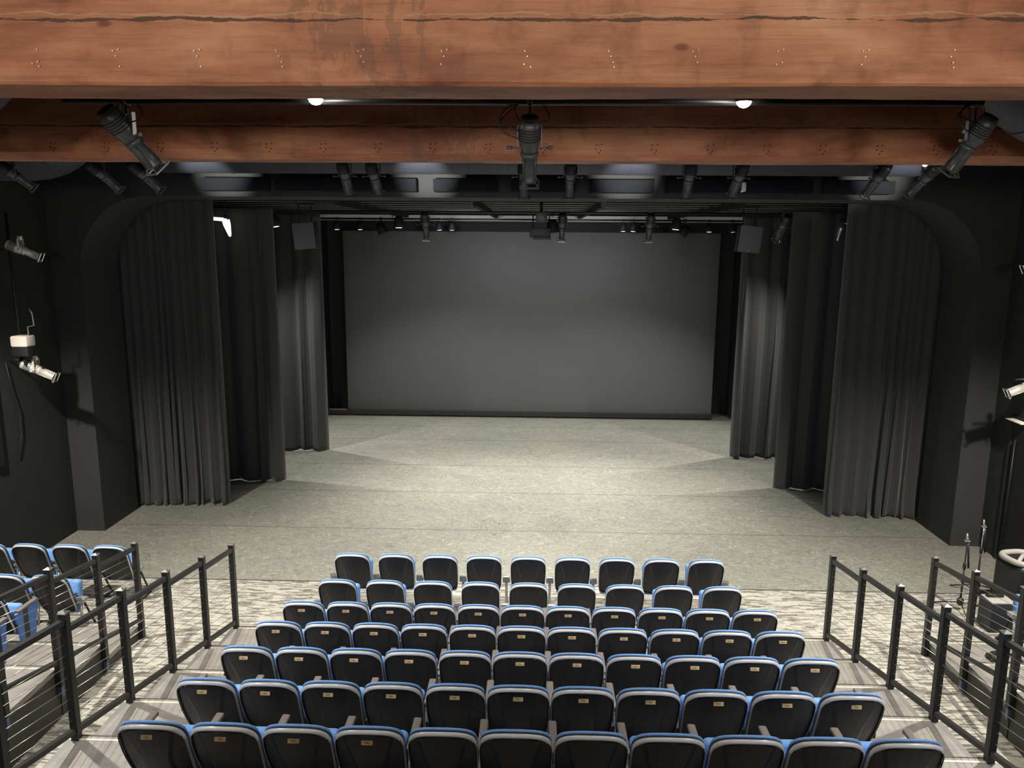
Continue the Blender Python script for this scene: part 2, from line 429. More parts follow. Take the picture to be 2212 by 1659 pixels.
# pipe grid over the stage
gp = empty('pipe_grid', (0, 14.9, H+.75), 'grid of thin horizontal metal pipes under the stage ceiling', 'grid')
GP = mat('grid_pipe', (.26, .26, .255), .45, .1)
for i in range(8):
    y = 14.98 + i*1.02
    o = MB().tube([(-7.4, y, H+.74), (7.2, y, H+.74)], .015, 8).build('cross_pipe', GP); o.parent = gp; o.location = (0, -14.9, -(H+.75))
for x in (-3.62, -1.09, 1.24, 3.75):
    o = MB().bbox((x-.045, 14.45, H+.60), (x+.045, 22.3, H+.70)).build('long_beam', FIXD); o.parent = gp; o.location = (0, -14.9, -(H+.75))

# ------------------------------------------------------------------ curtains
def curtain(name, x0, y0, x1, y1, z1, nf, amp, seed, label, puddle=.05, sag=.02, closed=.5):
    rd = random.Random(seed)
    L = math.hypot(x1-x0, y1-y0); ux, uy = (x1-x0)/L, (y1-y0)/L; nx, ny = uy, -ux
    # irregular fold positions
    ws = [rd.uniform(.55, 1.6) for _ in range(nf)]; S = sum(ws); e = [0]
    for w_ in ws: e.append(e[-1] + w_/S)
    am = [rd.uniform(.5, 1.15) for _ in range(nf)]; ph = [rd.uniform(-.5, .5) for _ in range(nf)]
    NU = nf*12; NV = 46; vs = []; fs = []
    for j in range(NV+1):
        v = j/NV; z = z1*(1-v)
        for i in range(NU+1):
            u = i/NU
            # which fold
            k = min(int(u*nf), nf-1); t = u*nf - k
            pos = e[k] + (e[k+1]-e[k])*t
            A = amp*am[k]*(.45 + .55*min(1, v*1.6))
            # pinched folds: round front, narrow back
            s_ = math.sin(PI*t)
            off = A*(1.9*s_**.55 - .9)
            side = A*.75*math.sin(2*PI*t)*(.4+.6*v)*(1+ph[k])
            drift = .035*math.sin(3*v + 5*ph[k])*v*math.sin(PI*u)
            if v > .93:
                q = (v-.93)/.07
                off += puddle*q*(.5+.8*math.sin(17*pos+seed)) + puddle*.35*q*math.sin(61*pos)
            d = pos*L + side + drift
            zz = z
            if j == NV: zz = .012 + max(0, sag*math.sin(23*pos + seed)*.6)
            vs.append((x0 + ux*d + nx*off, y0 + uy*d + ny*off, zz))
    W_ = NU+1
    for j in range(NV):
        for i in range(NU): a = j*W_+i; fs.append((a, a+1, a+W_+1, a+W_))
    mb = MB().add(vs, fs, True); o = mb.build(name, CURT)
    md = o.modifiers.new('thickness', 'SOLIDIFY'); md.thickness = .006
    tag(o, label, 'curtain')
    return o
curtain('stage_curtain', -7.95, 14.46, -6.02, 14.62, H+.86, 12, .085, 3, 'black velour curtain just inside the proscenium on the left, nearest of the left legs', .05)
curtain('stage_curtain', -8.6, 16.12, -5.40, 16.12, H+.60, 8, .11, 5, 'black velour wing curtain on the left, second from the audience', .015)
curtain('stage_curtain', -8.4, 18.60, -5.10, 18.60, H+.60, 9, .17, 8, 'black velour wing curtain on the left, farthest back beside the screen', .015, .05)
curtain('stage_curtain', 5.68, 14.55, 7.60, 14.45, H+.86, 10, .085, 13, 'black velour curtain just inside the proscenium on the right, nearest of the right legs', .06)
curtain('stage_curtain', 5.20, 16.12, 8.4, 16.12, H+.60, 8, .11, 17, 'black velour wing curtain on the right, second from the audience', .015)
curtain('stage_curtain', 4.86, 18.52, 8.2, 18.52, H+.60, 9, .17, 21, 'black velour wing curtain on the right, farthest back beside the screen', .03)

# ------------------------------------------------------------------ timber beams
def timber(y0, y1, z0, h, label, seed, ch=.012):
    rd = random.Random(seed)
    me = MB(); n = 160; vs = []; x0, x1 = XL+.02, XR-.02
    def wob(x, k): return .0018*math.sin(x*1.3+k*1.7+seed) + .0014*math.sin(x*3.3+k) + .0009*math.sin(x*17+k*3)
    prof = [(y0+ch, 0), (y1-.012, 0), (y1, .012), (y1, h), (y0, h), (y0, .20), (y0, ch)]
    for i in range(n+1):
        x = x0 + (x1-x0)*i/n
        for k, (y, z) in enumerate(prof): vs.append((x, y + wob(x, k), z + (wob(x+3, k) if k not in (3, 4) else 0)))
    P = len(prof); fs = []
    for i in range(n):
        for k in range(P): a = i*P+k; b = i*P+(k+1) % P; fs.append((a, b, b+P, a+P))
    fs += [tuple(range(P))[::-1], tuple(n*P+k for k in range(P))]
    me.add(vs, [f[::-1] for f in fs])
    o = me.build('timber_beam', WOOD, loc=(0, 0, z0)); tag(o, label, 'beam')
    return o
b1 = timber(3.30, 3.62, H+.615, 1.2, 'huge orange-brown timber beam across the top of the view, nearest', 1)
b2 = timber(6.40, 6.72, H+.63, 1.2, 'second orange-brown timber beam, farther back and in shade below the nearest one', 4, .045)
NAILM = mat('nail_head', (.8, .75, .68), .35, .7); NAILD = mat('nail_hole', (.05, .02, .012), .8)
for k in range(14):
    x = -2.05 + k*.335
    mb = MB()
    for dx, dz in random.sample([(-.01, .03), (.012, .035), (-.012, -.02), (.01, -.012), (0, .01), (.014, -.03)], 4):
        mb.tube([(x+dx, 3.30, .10+dz), (x+dx, 3.292, .10+dz)], .0028, 6)
    mb.build('nail_cluster', NAILM, b1)
for k in range(18):
    x = -3.9 + k*.44
    mb = MB()
    for dx, dz in ((-.02, .03), (.02, .035), (-.025, 0), (.015, -.01), (0, -.03)):
        mb.tube([(x+dx, 6.40, .085+dz), (x+dx, 6.393, .085+dz)], .0055, 6)
    mb.build('nail_cluster', NAILD, b2)

# ------------------------------------------------------------------ ducts and header boxes
def arc_path(pts, r, n=8):
    out = [Vector(pts[0])]
    for i in range(1, len(pts)-1):
        a, b, c = Vector(pts[i-1]), Vector(pts[i]), Vector(pts[i+1])
        p = b + (a-b).normalized()*r; q = b + (c-b).normalized()*r
        for k in range(n+1):
            t = k/n; out.append(p*(1-t)**2 + b*2*t*(1-t) + q*t*t)
    out.append(Vector(pts[-1])); return out
def ribbed(path, r, name, label, step=.24):
    # resample and add a raised seam ring at each step
    P = [Vector(p) for p in path]; o = MB().tube(P, r, 36).build(name, DUCT)
    tag(o, label, 'duct')
    acc = 0; nxt = step*.5
    for a, b in zip(P[:-1], P[1:]):
        l = (b-a).length
        while nxt <= acc + l and l > 1e-6:
            t = (nxt-acc)/l; c = a.lerp(b, t); d = (b-a).normalized()
            MB().lathe([(-.006, r*.99), (-.004, r+.006), (.004, r+.006), (.006, r*.99)], c, d, 36).build('seam_ring', DUCT, o); nxt += step
        acc += l
    return o
ribbed(arc_path([(-6.35, 12.42, H+2.3), (-6.35, 12.42, H+1.52), (6.35, 12.42, H+1.52), (6.35, 12.42, H+2.3)], .55), .52, 'air_duct', 'big black round duct running across above the proscenium header', .62)
ribbed(arc_path([(3.29, 5.32, H+2.5), (3.29, 5.32, H+1.11), (7.7, 5.32, H+1.11)], .42, 14), .56, 'air_duct', 'black ribbed spiral duct curving down at the upper right between the two beams', .11)
ribbed(arc_path([(-3.68, 4.95, H+2.5), (-3.68, 4.95, H+1.12), (-8.1, 4.95, H+1.12)], .42, 14), .56, 'air_duct', 'black round duct whose edge shows at the far upper left between the two beams', .11)
ribbed(arc_path([(-5.98, 9.95, H+2.5), (-5.98, 9.95, H+1.28), (-8.1, 9.95, H+1.28)], .45, 12), .58, 'air_duct', 'dark round duct bulging below the second beam at the far left', .11)
box_px = [(-5.44, -4.37, 'leftmost'), (-4.20, -3.13, 'second from the left'), (-2.98, -1.92, 'third from the left'), (-1.64, -.62, 'fourth from the left'),
          (-.39, .64, 'fifth from the left'), (.88, 1.89, 'sixth from the left'), (2.12, 3.26, 'seventh from the left'), (3.36, 4.40, 'eighth from the left'), (4.63, 5.68, 'rightmost')]
for x0, x1, w_ in box_px:
    o = MB().rbox(((x0+x1)/2, 12.905, H+.86), (x1-x0, .30, .20), .006).build('header_box', BOXM)
    tag(o, 'flat dark grey box on the proscenium header, %s of nine' % w_, 'box', 'boxes along the proscenium header')

tag(MB().rbox((3.31, 12.90, H+.86), (.07, .30, .15), .02).build('lit_gap_plate', mat('lit_gap_white', (.85, .85, .83), .5)), 'white sliver standing for the lit gap between two grey header boxes, right of centre', 'lit gap')  # white piece stands in for the brightly lit gap between two boxes
# ------------------------------------------------------------------ pipes that carry the lamps
def pipe(x0, x1, y, z, r, label, name='lighting_pipe'):
    o = MB().tube([(x0, y, z), (x1, y, z)], r, 12).build(name, RAIL); tag(o, label, 'pipe'); return o
pipe(-2.95, 2.70, 5.0, H+.842, .026, 'dark lighting pipe just behind the nearest timber beam')
pipe(-6.9, 5.6, 9.0, H+1.03, .024, 'dark lighting pipe behind the second timber beam')
pipe(-7.0, 7.0, 16.3, H+.56, .024, 'dark lighting pipe over the middle of the stage')
pipe(-7.0, 7.0, 20.4, H+.52, .024, 'dark lighting pipe over the back of the stage')

def fixture(loc, tilt, pan, s, label, group, bright=False, drop=.27, gel=True, roll=0, matb=None):
    """profile spotlight; loc = the point of the pipe it hangs from, tilt = degrees below horizontal, pan = degrees, 0 = towards the stage"""
    r = empty('profile_spotlight', loc, label, 'spotlight', group, math.radians(pan))
    mb_ = matb or FIX
    t = math.radians(tilt); d = Vector((0, math.cos(t), -math.sin(t))); n = Vector((0, math.sin(t), math.cos(t))); pv = Vector((0, 0, -drop*s))
    R = Matrix((Vector((1, 0, 0)), d, n)).transposed()
    MB().rbox((0, 0, -.005*s), (.05*s, .085*s, .085*s), .012*s).tube([(0, 0, -.05*s), (0, 0, -.075*s)], .012*s).build('clamp', mb_, r)
    y = MB()
    yt = -(drop - .20)
    MB().tube([(0, 0, -.05*s), (0, 0, yt*s)], .017*s, 8).build('neck', mb_, r)
    for a, b in (((-.112, 0, yt), (.112, 0, yt)), ((-.112, 0, yt+.004), (-.112, 0, -drop)), ((.112, 0, yt+.004), (.112, 0, -drop))):
        a, b = Vector(a)*s, Vector(b)*s; dv = b-a
        y.box((a+b)/2, (max(abs(dv.x), .008*s), .034*s, max(abs(dv.z), .008*s)))
    y.build('yoke', LSTEEL if bright is None else mb_, r)
    for sx in (-1, 1):
        kb = MB()
        kb.tube([pv + Vector((sx*.10*s, 0, 0)), pv + Vector((sx*.17*s, 0, 0))], .009*s, 8)
        kb.tube([pv + Vector((sx*.17*s, 0, 0)), pv + Vector((sx*.215*s, 0, 0))], .017*s, 10)
        kb.build('knob', mb_, r)
    # rear reflector housing with cooling fins and dark end cap
    MB().lathe([(-.27*s, .060*s), (-.262*s, .090*s), (-.20*s, .100*s), (-.08*s, .100*s), (-.02*s, .088*s), (.05*s, .074*s)], pv, d, 22).build('housing', mb_, r)
    fin = MB()
    for k in range(5): fin.lathe([(-.20*s+k*.026*s, .100*s), (-.197*s+k*.026*s, .106*s), (-.190*s+k*.026*s, .106*s), (-.187*s+k*.026*s, .100*s)], pv, d, 22)
    fin.build('fins', FIXD, r)
    MB().lathe([(-.30*s, .05*s), (-.297*s, .078*s), (-.268*s, .088*s)], pv, d, 20).build('end_cap', FIXD, r)
    MB().rbox(pv + d*(-.07*s) + n*(.11*s) + Vector((-.04*s, 0, 0)), (.06*s, .07*s, .035*s), .01*s, R).build('connector_box', LSTEEL, r)
    # barrel
    MB().lathe([(.04*s, .078*s), (.05*s, .086*s), (.075*s, .086*s), (.08*s, .070*s), (.30*s, .068*s), (.31*s, .076*s), (.335*s, .076*s)], pv, d, 22).build('barrel', mb_, r)
    fr = MB()
    for a in (0, 90, 180, 270):
        q = math.radians(a+45); o_ = Vector((math.cos(q), 0, 0))*.078*s + n*math.sin(q)*.078*s
        fr.tube([pv + o_ + d*.08*s, pv + o_ + d*.31*s], .007*s, 6)
    fr.build('barrel_rails', mb_, r)
    g_ = MB(); h = .088*s
    for k in range(4):
        cs = [(-h, -h), (h, -h), (h, h), (-h, h)]; (ax, az), (bx_, bz) = cs[k], cs[(k+1) % 4]
        p1 = pv + d*.37*s + Vector((ax, 0, 0)) + n*az; p2 = pv + d*.37*s + Vector((bx_, 0, 0)) + n*bz
        g_.tube([p1, p2], .010*s, 4)
        g_.tube([p1, pv + d*.325*s + (Vector((ax, 0, 0)) + n*az)*.62], .006*s, 4)
    g_.build('gel_frame', mb_ if bright is False else CHROME, r)
    MB().lathe([(.328*s, .066*s), (.340*s, .060*s), (.345*s, .03*s)], pv, d, 20).build('lens', mat_glass, r)
    c = []
    a0 = pv + d*(-.10*s) + n*(.12*s) + Vector((-.04*s, 0, 0)); a1 = Vector((-.11*s, -.03*s, -.02*s)); a2 = Vector((-.06*s, .02*s, .015*s))
    for k in range(11):
        q = k/10; c.append(a0*(1-q)**3 + (a0+Vector((-.05, -.06, .10))*s)*3*q*(1-q)**2 + (a1+Vector((-.12, 0, 0))*s)*3*q*q*(1-q) + a2*q**3)
    MB().tube(c, .0055*s, 6).build('cord', CORD, r)
    return r
def loops(root, s, drop, sd):
    rd_ = random.Random(sd)
    for k in range(3):
        sx = (-1, 1, -1)[k]; w_ = rd_.uniform(.10, .17)*sx; lo = -(drop*rd_.uniform(.55, .95))*s
        pts = []
        for i in range(15):
            q = i/14; x = .02*sx + w_*math.sin(PI*q)*1.1 - .03*sx*q; z = -.015 + lo*(q**1.2) + .02*math.sin(7*q + k)
            pts.append((x, -.02 + .03*math.sin(4*q), z))
        MB().tube(pts, .0042, 6).build('cord', CORD, root)
mat_glass = mat('lens_glass', (.03, .032, .036), .08, 0)
GA = None
big1 = fixture((-2.56, 5.0, H+.842), 47, -36, .68, 'large dark spotlight with pale strap hanging at the upper left between the beams', None, None, .32)
big2 = fixture((-.04, 5.0, H+.842), 60, 0, .66, 'large dark spotlight hanging at top centre in front of the second beam', None, False, .42)
big3 = fixture((2.66, 5.0, H+.842), 54, 32, .58, 'large dark spotlight at the upper right beside the ribbed duct, aimed left', None, False, .40)
for b_, k in ((big1, 1), (big2, 2), (big3, 3)): loops(b_, .66, .40, k)
B = [(-2.16, 55, -6, 'left one of the close pair left of centre'), (-1.83, 52, -10, 'right one of the close pair left of centre'),
     (-.13, 62, 0, 'the one just below the big central spotlight'), (.39, 58, 2, 'the one just right of the big central spotlight'),
     (1.72, 60, 6, 'upright one right of centre'), (2.27, 52, 16, 'tilted one in front of the white lit-gap sliver'),
     (3.80, 50, 30, 'second from the right end'), (4.32, 45, 40, 'rightmost, its tip under the bright spark'),
     (-4.95, 42, -42, 'second from the left end'), (-4.47, 42, -42, 'just below the big left spotlight'), (-5.98, 38, -50, 'leftmost, cut off at the picture edge')]
for x, ti, pa, wh in B:
    fixture((x, 9.0, H+1.03), ti, pa, .66, 'dark spotlight behind the second beam, %s' % wh, 'spotlights behind the second beam', False, .50)
for x, ti, pa, wh in ((-2.27, 66, -3, 'left of centre'), (.56, 66, 2, 'just right of the hanging projector'), (2.36, 66, 4, 'right of centre'), (5.05, 58, 25, 'beside the right hung loudspeaker')):
    fixture((x, 16.3, H+.56), ti, pa, .87, 'brownish spotlight over the middle of the stage, %s' % wh, 'spotlights over the middle of the stage', True, .30)
# wall mounted booms left and right
def boom(sx, x, lab):
    o = MB().tube([(x, 11.75, H-2.05), (x, 11.75, H+.35)], .022, 10)
    for z in (H-.2, H-1.9): o.tube([(x, 11.75, z), (XL if sx < 0 else XR, 11.75, z)], .016, 8)
    o = o.build('lighting_boom', RAIL); tag(o, lab, 'pipe')
    MB().box((x, 11.75, H-1.95), (.05, .05, .05)).tube([(x, 11.75, H-2.0), (x - sx*.35, 11.75, H-2.02)], .014, 8).build('side_arm', RAIL, o)
boom(-1, -8.00, 'vertical dark pipe on the left wall carrying two bright spotlights')
boom(1, 7.64, 'vertical dark pipe on the right wall carrying two bright spotlights')
SIDEM = mat('side_fixture', (.72, .69, .62), .35, .35)
fixture((-7.82, 11.75, H-.02), 24, -78, .80, 'bright metallic spotlight on the left wall pipe, upper of two', 'side wall spotlights', True, .22, matb=SIDEM)
fixture((-7.78, 11.75, H-1.86), 26, -80, .84, 'bright metallic spotlight on the left wall pipe, lower of two', 'side wall spotlights', True, .22, matb=SIDEM)
fixture((7.50, 11.75, H-.08), 24, 78, .80, 'bright metallic spotlight on the right wall pipe, upper of two', 'side wall spotlights', True, .22, matb=SIDEM)
fixture((7.50, 11.75, H-1.93), 26, 78, .84, 'bright metallic spotlight on the right wall pipe, lower of two', 'side wall spotlights', True, .22, matb=SIDEM)
# box on the left boom
jb = empty('junction_box', (-7.86, 11.62, H-1.68), 'beige metal box on a dark base fixed to the left wall pipe', 'box')
MB().rbox((0, 0, .10), (.26, .22, .17), .03).build('cover', BEIGE, jb)
MB().rbox((0, 0, -.06), (.26, .2, .14), .012).build('base', FIXD, jb)
MB().tube([(.10, 0, .19), (.10, 0, .32), (.20, 0, .34), (.19, 0, .52), (.15, 0, .60)], .011, 8).build('hook', LSTEEL, jb)
MB().box((0, 0, -.20), (.03, .03, .16)).build('stem', RAIL, jb)
# dark cable run down the left wall
cr = MB().bbox((XL+.005, 11.15, 1.75), (XL+.05, 11.32, 3.2)).bbox((XL+.005, 11.25, 2.95), (XL+.04, 11.33, 5.0))
tag(cr.build('cable_trunking', FIXD), 'black vertical trunking on the left wall beside the lighting pipe', 'trunking')
wc = MB().tube([(XL+.03, 11.62, 3.3), (XL+.03, 11.70, 2.9), (XL+.03, 11.82, 2.5), (XL+.03, 11.80, 2.1), (XL+.03, 11.66, 1.8)], .008, 6)
tag(wc.build('wall_cable', CORD), 'thin black cable hanging against the left wall under the lower spotlight', 'cable')

def par(loc, s, tilt, label, group, lit=True, pan=0):
    r = empty('par_can', loc, label, 'stage light', group, math.radians(pan))
    t = math.radians(tilt); d = Vector((math.sin(t), 0, -math.cos(t))); pv = Vector((0, 0, -.17*s))
    MB().rbox((0, 0, 0), (.045*s, .07*s, .07*s), .01*s).build('clamp', FIXD, r)
    MB().box((0, 0, -.05*s), (.24*s, .03*s, .008*s)).box((-.12*s, 0, -.11*s), (.008*s, .03*s, .12*s)).box((.12*s, 0, -.11*s), (.008*s, .03*s, .12*s)).build('yoke', FIXD, r)
    MB().lathe([(-.09*s, .03*s), (-.085*s, .06*s), (-.04*s, .085*s), (.03*s, .095*s), (.12*s, .105*s), (.125*s, .098*s), (.10*s, .09*s)], pv, d, 20).build('can', FIXD, r)
    MB().lathe([(.100*s, .09*s), (.118*s, .088*s), (.128*s, .05*s), (.130*s, .01*s)], pv, d, 20).build('lens', LENS if lit else mat_glass, r)
    return r
for x, wh, ti in ((-5.42, 'left of the left hung loudspeaker', 12), (-2.82, 'left of centre', 0), (2.90, 'right of centre', -6), (5.35, 'right of the right hung loudspeaker', -14)):
    par((x, 16.3, H+.56), 1.1, ti, 'black white-lens lamp over mid stage, %s' % wh, 'white-lens lamps over mid stage')
for x, wh, ti, li in ((-5.15, 'first from the left', 0, 1), (-4.54, 'second from the left', 0, 1), (-2.48, 'left of left pair', 4, 1), (-2.15, 'right of left pair', 0, 1), (2.27, 'left of right pair', 0, 1), (2.53, 'right of right pair', -4, 1), (4.47, 'second from the right', 0, 1), (5.06, 'first from the right', 8, 1)):
    par((x, 20.4, H+.52), .95, ti, 'small white-lens lamp over the back of the stage, %s' % wh, 'white-lens lamps over the back of the stage')
par((-4.0, 20.4, H+.52), 1.3, 24, 'unlit black lamp tilted over the upper left of the screen', 'unlit lamps over the screen', False)
par((3.85, 20.4, H+.52), 1.3, -34, 'unlit black lamp tilted over the upper right of the screen', 'unlit lamps over the screen', False)
# bright side fixtures glaring in the wings
def glare(x, sx, lab, m2):
    r = empty('wing_light', (x, 15.62, H+.44), lab, 'stage light')
    MB().tube([(0, 0, 0), (0, 0, .4)], .012, 6).build('stem', FIXD, r)
    MB().rbox((0, 0, -.02), (.06, .08, .08), .012).build('clamp', FIXD, r)
    MB().tube([(0, 0, -.08), (-.28*sx, 0, -.06)], .035, 10).build('arm', m2, r)
    MB().lathe([(0, .075), (.10, .07), (.30, .03), (.33, .012)], (0, 0, -.09), (.22*sx, 0, -1), 14).build('lamp_body', m2, r)
glare(-6.17, 1, 'bright white lamp catching the light high in the left wing', mat('enamel_glow', (.85, .84, .8), .3, emit=(1, .98, .93), es=.6))  # emission on the enamel stands for the light it catches
glare(6.00, -1, 'small chrome lamp bracket high in the right wing', CHROME)

# two visible house downlights and the spark behind the second beam
def downlight(x, y, z, label, s=1):
    r = empty('downlight', (x, y, z), label, 'downlight', None)
    MB().lathe([(0, .050*s), (.02, .054*s), (.16, .05*s), (.17, .02*s)], (0, 0, 0), (0, 0, 1), 24).build('can', FIXD, r)
    MB().lathe([(-.034*s, .006*s), (-.028*s, .024*s), (-.015*s, .038*s), (0, .043*s)], (0, 0, 0), (0, 0, 1), 24).build('lens', LAMP, r)
    MB().tube([(0, 0, .16), (0, 0, CE - z)], .012, 8).build('stem', FIXD, r)
downlight(-1.34, 4.90, H+.832, 'glowing round downlight on the left just below the nearest beam')
downlight(1.24, 4.90, H+.822, 'glowing round downlight on the right just below the nearest beam')
downlight(4.09, 8.55, H+.81, 'small bright downlight peeping out under the second beam at the right', .55)

# hung loudspeakers and projector
def hung_speaker(x, rz, tilt, lab):
    r = empty('hung_loudspeaker', (x, 15.1, H+.05), lab, 'loudspeaker', None, rz)
    R = Matrix.Rotation(tilt, 3, 'Y')
    MB().rbox((0, 0, 0), (.42, .30, .50), .015, R).build('cabinet', BLACKP, r)
    MB().rbox((0, -.157, 0), (.41, .014, .49), .006, R).build('grille', GRILLE, r)
    MB().rbox(R @ Vector((.0, -.168, -.215)), (.018, .006, .014), .003, R).build('badge', CHROME, r)
    MB().tube([(-.12, 0, .24), (-.12, 0, .62)], .012).tube([(.12, 0, .24), (.12, 0, .62)], .012).box((0, 0, .6), (.4, .05, .04)).build('hanging_frame', FIXD, r)
hung_speaker(-4.42, math.radians(3), math.radians(-5), 'dark grey square loudspeaker hung above the left side of the stage')
hung_speaker(4.06, math.radians(-3), math.radians(5), 'dark grey square loudspeaker hung above the right side of the stage')
pj = empty('hanging_projector', (.12, 15.4, H+.50), 'dark boxy projector hung at the top centre of the stage', 'projector')
MB().rbox((0, 0, -.07), (.22, .25, .22), .02).build('bracket', FIX, pj)
MB().rbox((-.02, 0, -.36), (.40, .42, .20), .02).build('body', mat('projector_shell', (.05, .055, .065), .5), pj)
MB().rbox((.02, -.12, -.46), (.34, .22, .06), .012).build('front_hood', mat('projector_hood', (.06, .064, .07), .5), pj)
MB().tube([(-.16, 0, -.02), (-.16, 0, -.28)], .012).tube([(.16, 0, -.02), (.16, 0, -.28)], .012).tube([(0, 0, .04), (0, 0, .25)], .03).build('frame', RAIL, pj)
par((.34, 15.4, H+.50), 1.2, 6, 'dark lamp crammed between the hanging projector and a spotlight', None, False)

# ------------------------------------------------------------------ seating platforms
RISE, DEP = .205, .868
YF, Z1 = 9.36, .180
NS = 8
def platforms(x0, x1, lab, cx):
    for k in range(NS):
        ya, yb = YF - DEP*k, YF - DEP*(k+1); z = Z1 + RISE*k
        th = .06
        o = MB().bbox((x0, yb, z-th), (x1, ya, z)).build('seating_platform', DECK)
        tag(o, '%s platform, %s level from the stage' % (lab, ['first', 'second', 'third', 'fourth', 'fifth', 'sixth', 'seventh', 'eighth'][k]), 'platform', lab + ' platform levels')
        MB().bbox((x0, ya, max(z-RISE, 0) + .0), (x1, ya-.02, z-th)).build('riser', FASC, o)
        MB().bbox((x0, ya, z-.035), (x1, ya+.012, z+.004)).build('nosing', NOSE, o)
        MB().bbox((x0, ya-.06, z), (x1, ya-.035, z+.003)).build('edge_strip', NOSEL, o)
        for xs in (x0, x1):
            s_ = 1 if xs == x0 else -1
            MB().bbox((xs, yb, 0.0), (xs + s_*.02, ya-.021, z-th)).build('side_panel', FASC, o)
platforms(-3.93, 3.89, 'grey centre seating', 0)
platforms(-8.15, -5.16, 'grey left seating', -6)
platforms(5.12, 7.79, 'grey right seating', 6)

# ------------------------------------------------------------------ railings
ORD = ['nearest the stage', 'second from the stage', 'third from the stage', 'fourth from the stage', 'fifth from the stage', 'sixth from the stage', 'seventh from the stage']
def railing(x, lab, foot):
    r = empty('cable_railing', (x, YF-.04, 0), lab, 'railing')
    ps = []
    for k in range(7):
        y = -DEP*k; z = Z1 + RISE*k
        zb = z if not foot else z - .20
        ps.append((y, z))
        o = MB().box((0, y, (zb + z + 1.155)/2), (.062, .062, z+1.155-zb)).build('post', RAIL, r)
        # pyramid cap
        h = .037; t = z + 1.155
        MB().add([(-h, y-h, t), (h, y-h, t), (h, y+h, t), (-h, y+h, t), (-h, y-h, t+.008), (h, y-h, t+.008), (h, y+h, t+.008), (-h, y+h, t+.008), (0, y, t+.026)],
                 [(0, 3, 2, 1), (0, 1, 5, 4), (1, 2, 6, 5), (2, 3, 7, 6), (3, 0, 4, 7), (4, 5, 8), (5, 6, 8), (6, 7, 8), (7, 4, 8)]).build('cap', mat_cap, o)
        if foot: MB().box((0, y, z-.26), (.045, .045, .14)).build('foot_bracket', BLUESTEEL, o)
    for k in range(6):
        (ya, za), (yb, zb) = ps[k], ps[k+1]
        ya -= .031; yb += .031
        def bar(z0, z1, w_, h):
            a = Vector((0, ya, z0)); b = Vector((0, yb, z1)); d = (b-a)
            ang = math.atan2(d.z, -d.y)
            return (a+b)/2, d.length, ang
        for nm, z0, z1, w_, h in (('top_rail', za+1.09, za+1.205, .05, .045), ('bottom_rail', za+.095, za+RISE+.075, .045, .045)):
            c, L, ang = bar(z0, z1, w_, h)
            Rm = Matrix.Rotation(-ang, 3, 'X')
            MB().box(c, (w_, L, h), Rm).build(nm, RAIL, r)
        for i in range(9):
            t = (i+1)/10
            z0 = (za+.095)*(1-t) + (za+1.09)*t; z1 = (za+RISE+.075)*(1-t) + (za+1.205)*t
            MB().tube([(0, ya, z0), (0, yb, z1)], .0028, 5).build('cable', CABLE, r)
    return r
mat_cap = mat('post_cap', (.16, .15, .14), .35, .4)
BLUESTEEL = mat('foot_steel', (.10, .14, .24), .3, .6)
railing(-3.862, 'dark steel cable railing along the left edge of the centre seating', False)
railing(3.812, 'dark steel cable railing along the right edge of the centre seating', False)
railing(-5.125, 'dark steel cable railing along the inner edge of the left side seating', True)
railing(5.082, 'dark steel cable railing along the inner edge of the right side seating', True)

# ------------------------------------------------------------------ theatre seats
PROF = [(0, .000), (.06, .0025), (.11, .0095), (.15, .0205), (.18, .034), (.205, .053), (.224, .077), (.236, .108), (.243, .148), (.246, .205), (.2455, .28), (.243, .36), (.239, .44), (.234, .51), (.227, .56), (.213, .595), (.18, .615), (.10, .622), (0, .622)]
def rimw(h):
    t = min(max((h - .062)/.07, 0), 1); return 1 - .72*t*t*(3-2*t)
def hw_at(h):
    """half width of the back at distance h below its top"""
    best = 0
    for (a0, h0), (a1, h1) in zip(PROF[:-1], PROF[1:]):
        if h0 <= h <= h1 and h1 > h0: best = max(best, a0 + (a1-a0)*(h-h0)/(h1-h0))
    return best
def recl(h): return .235*(h/.62) - .03*math.sin(PI*min(h/.62, 1))
def outline():
    r_ = [(a, h) for a, h in PROF]; l_ = [(-a, h) for a, h in PROF[-2:0:-1]]
    return r_ + l_
def loop3(inset, dy, ws, top, var=True):
    pts = outline(); n = len(pts); out = []
    for i, (a, h) in enumerate(pts):
        p0, p1 = pts[i-1], pts[(i+1) % n]
        tx, th = p1[0]-p0[0], p1[1]-p0[1]; l = math.hypot(tx, th) or 1
        nx, nh = -th/l, tx/l       # inward
        ins = inset*rimw(h) if var is True else (inset + .010*(1 - rimw(h)) if var == 'c' else inset)
        a2, h2 = a + nx*ins, h + nh*ins
        out.append((a2*ws, recl(max(h2, 0)) + .045*(a2/.247)**2 + dy, top - h2*math.cos(.2)))
    return out
def skin(mb, loops, smooth=True, cap0=False, cap1=False):
    n = len(loops[0]); vs = [p for l in loops for p in l]; fs = []
    for i in range(len(loops)-1):
        for j in range(n): fs.append((i*n+j, (i+1)*n+j, (i+1)*n+(j+1) % n, i*n+(j+1) % n))
    if cap0: fs.append(tuple(range(n)))
    if cap1: fs.append(tuple((len(loops)-1)*n+j for j in range(n-1, -1, -1)))
    mb.add(vs, fs, smooth)
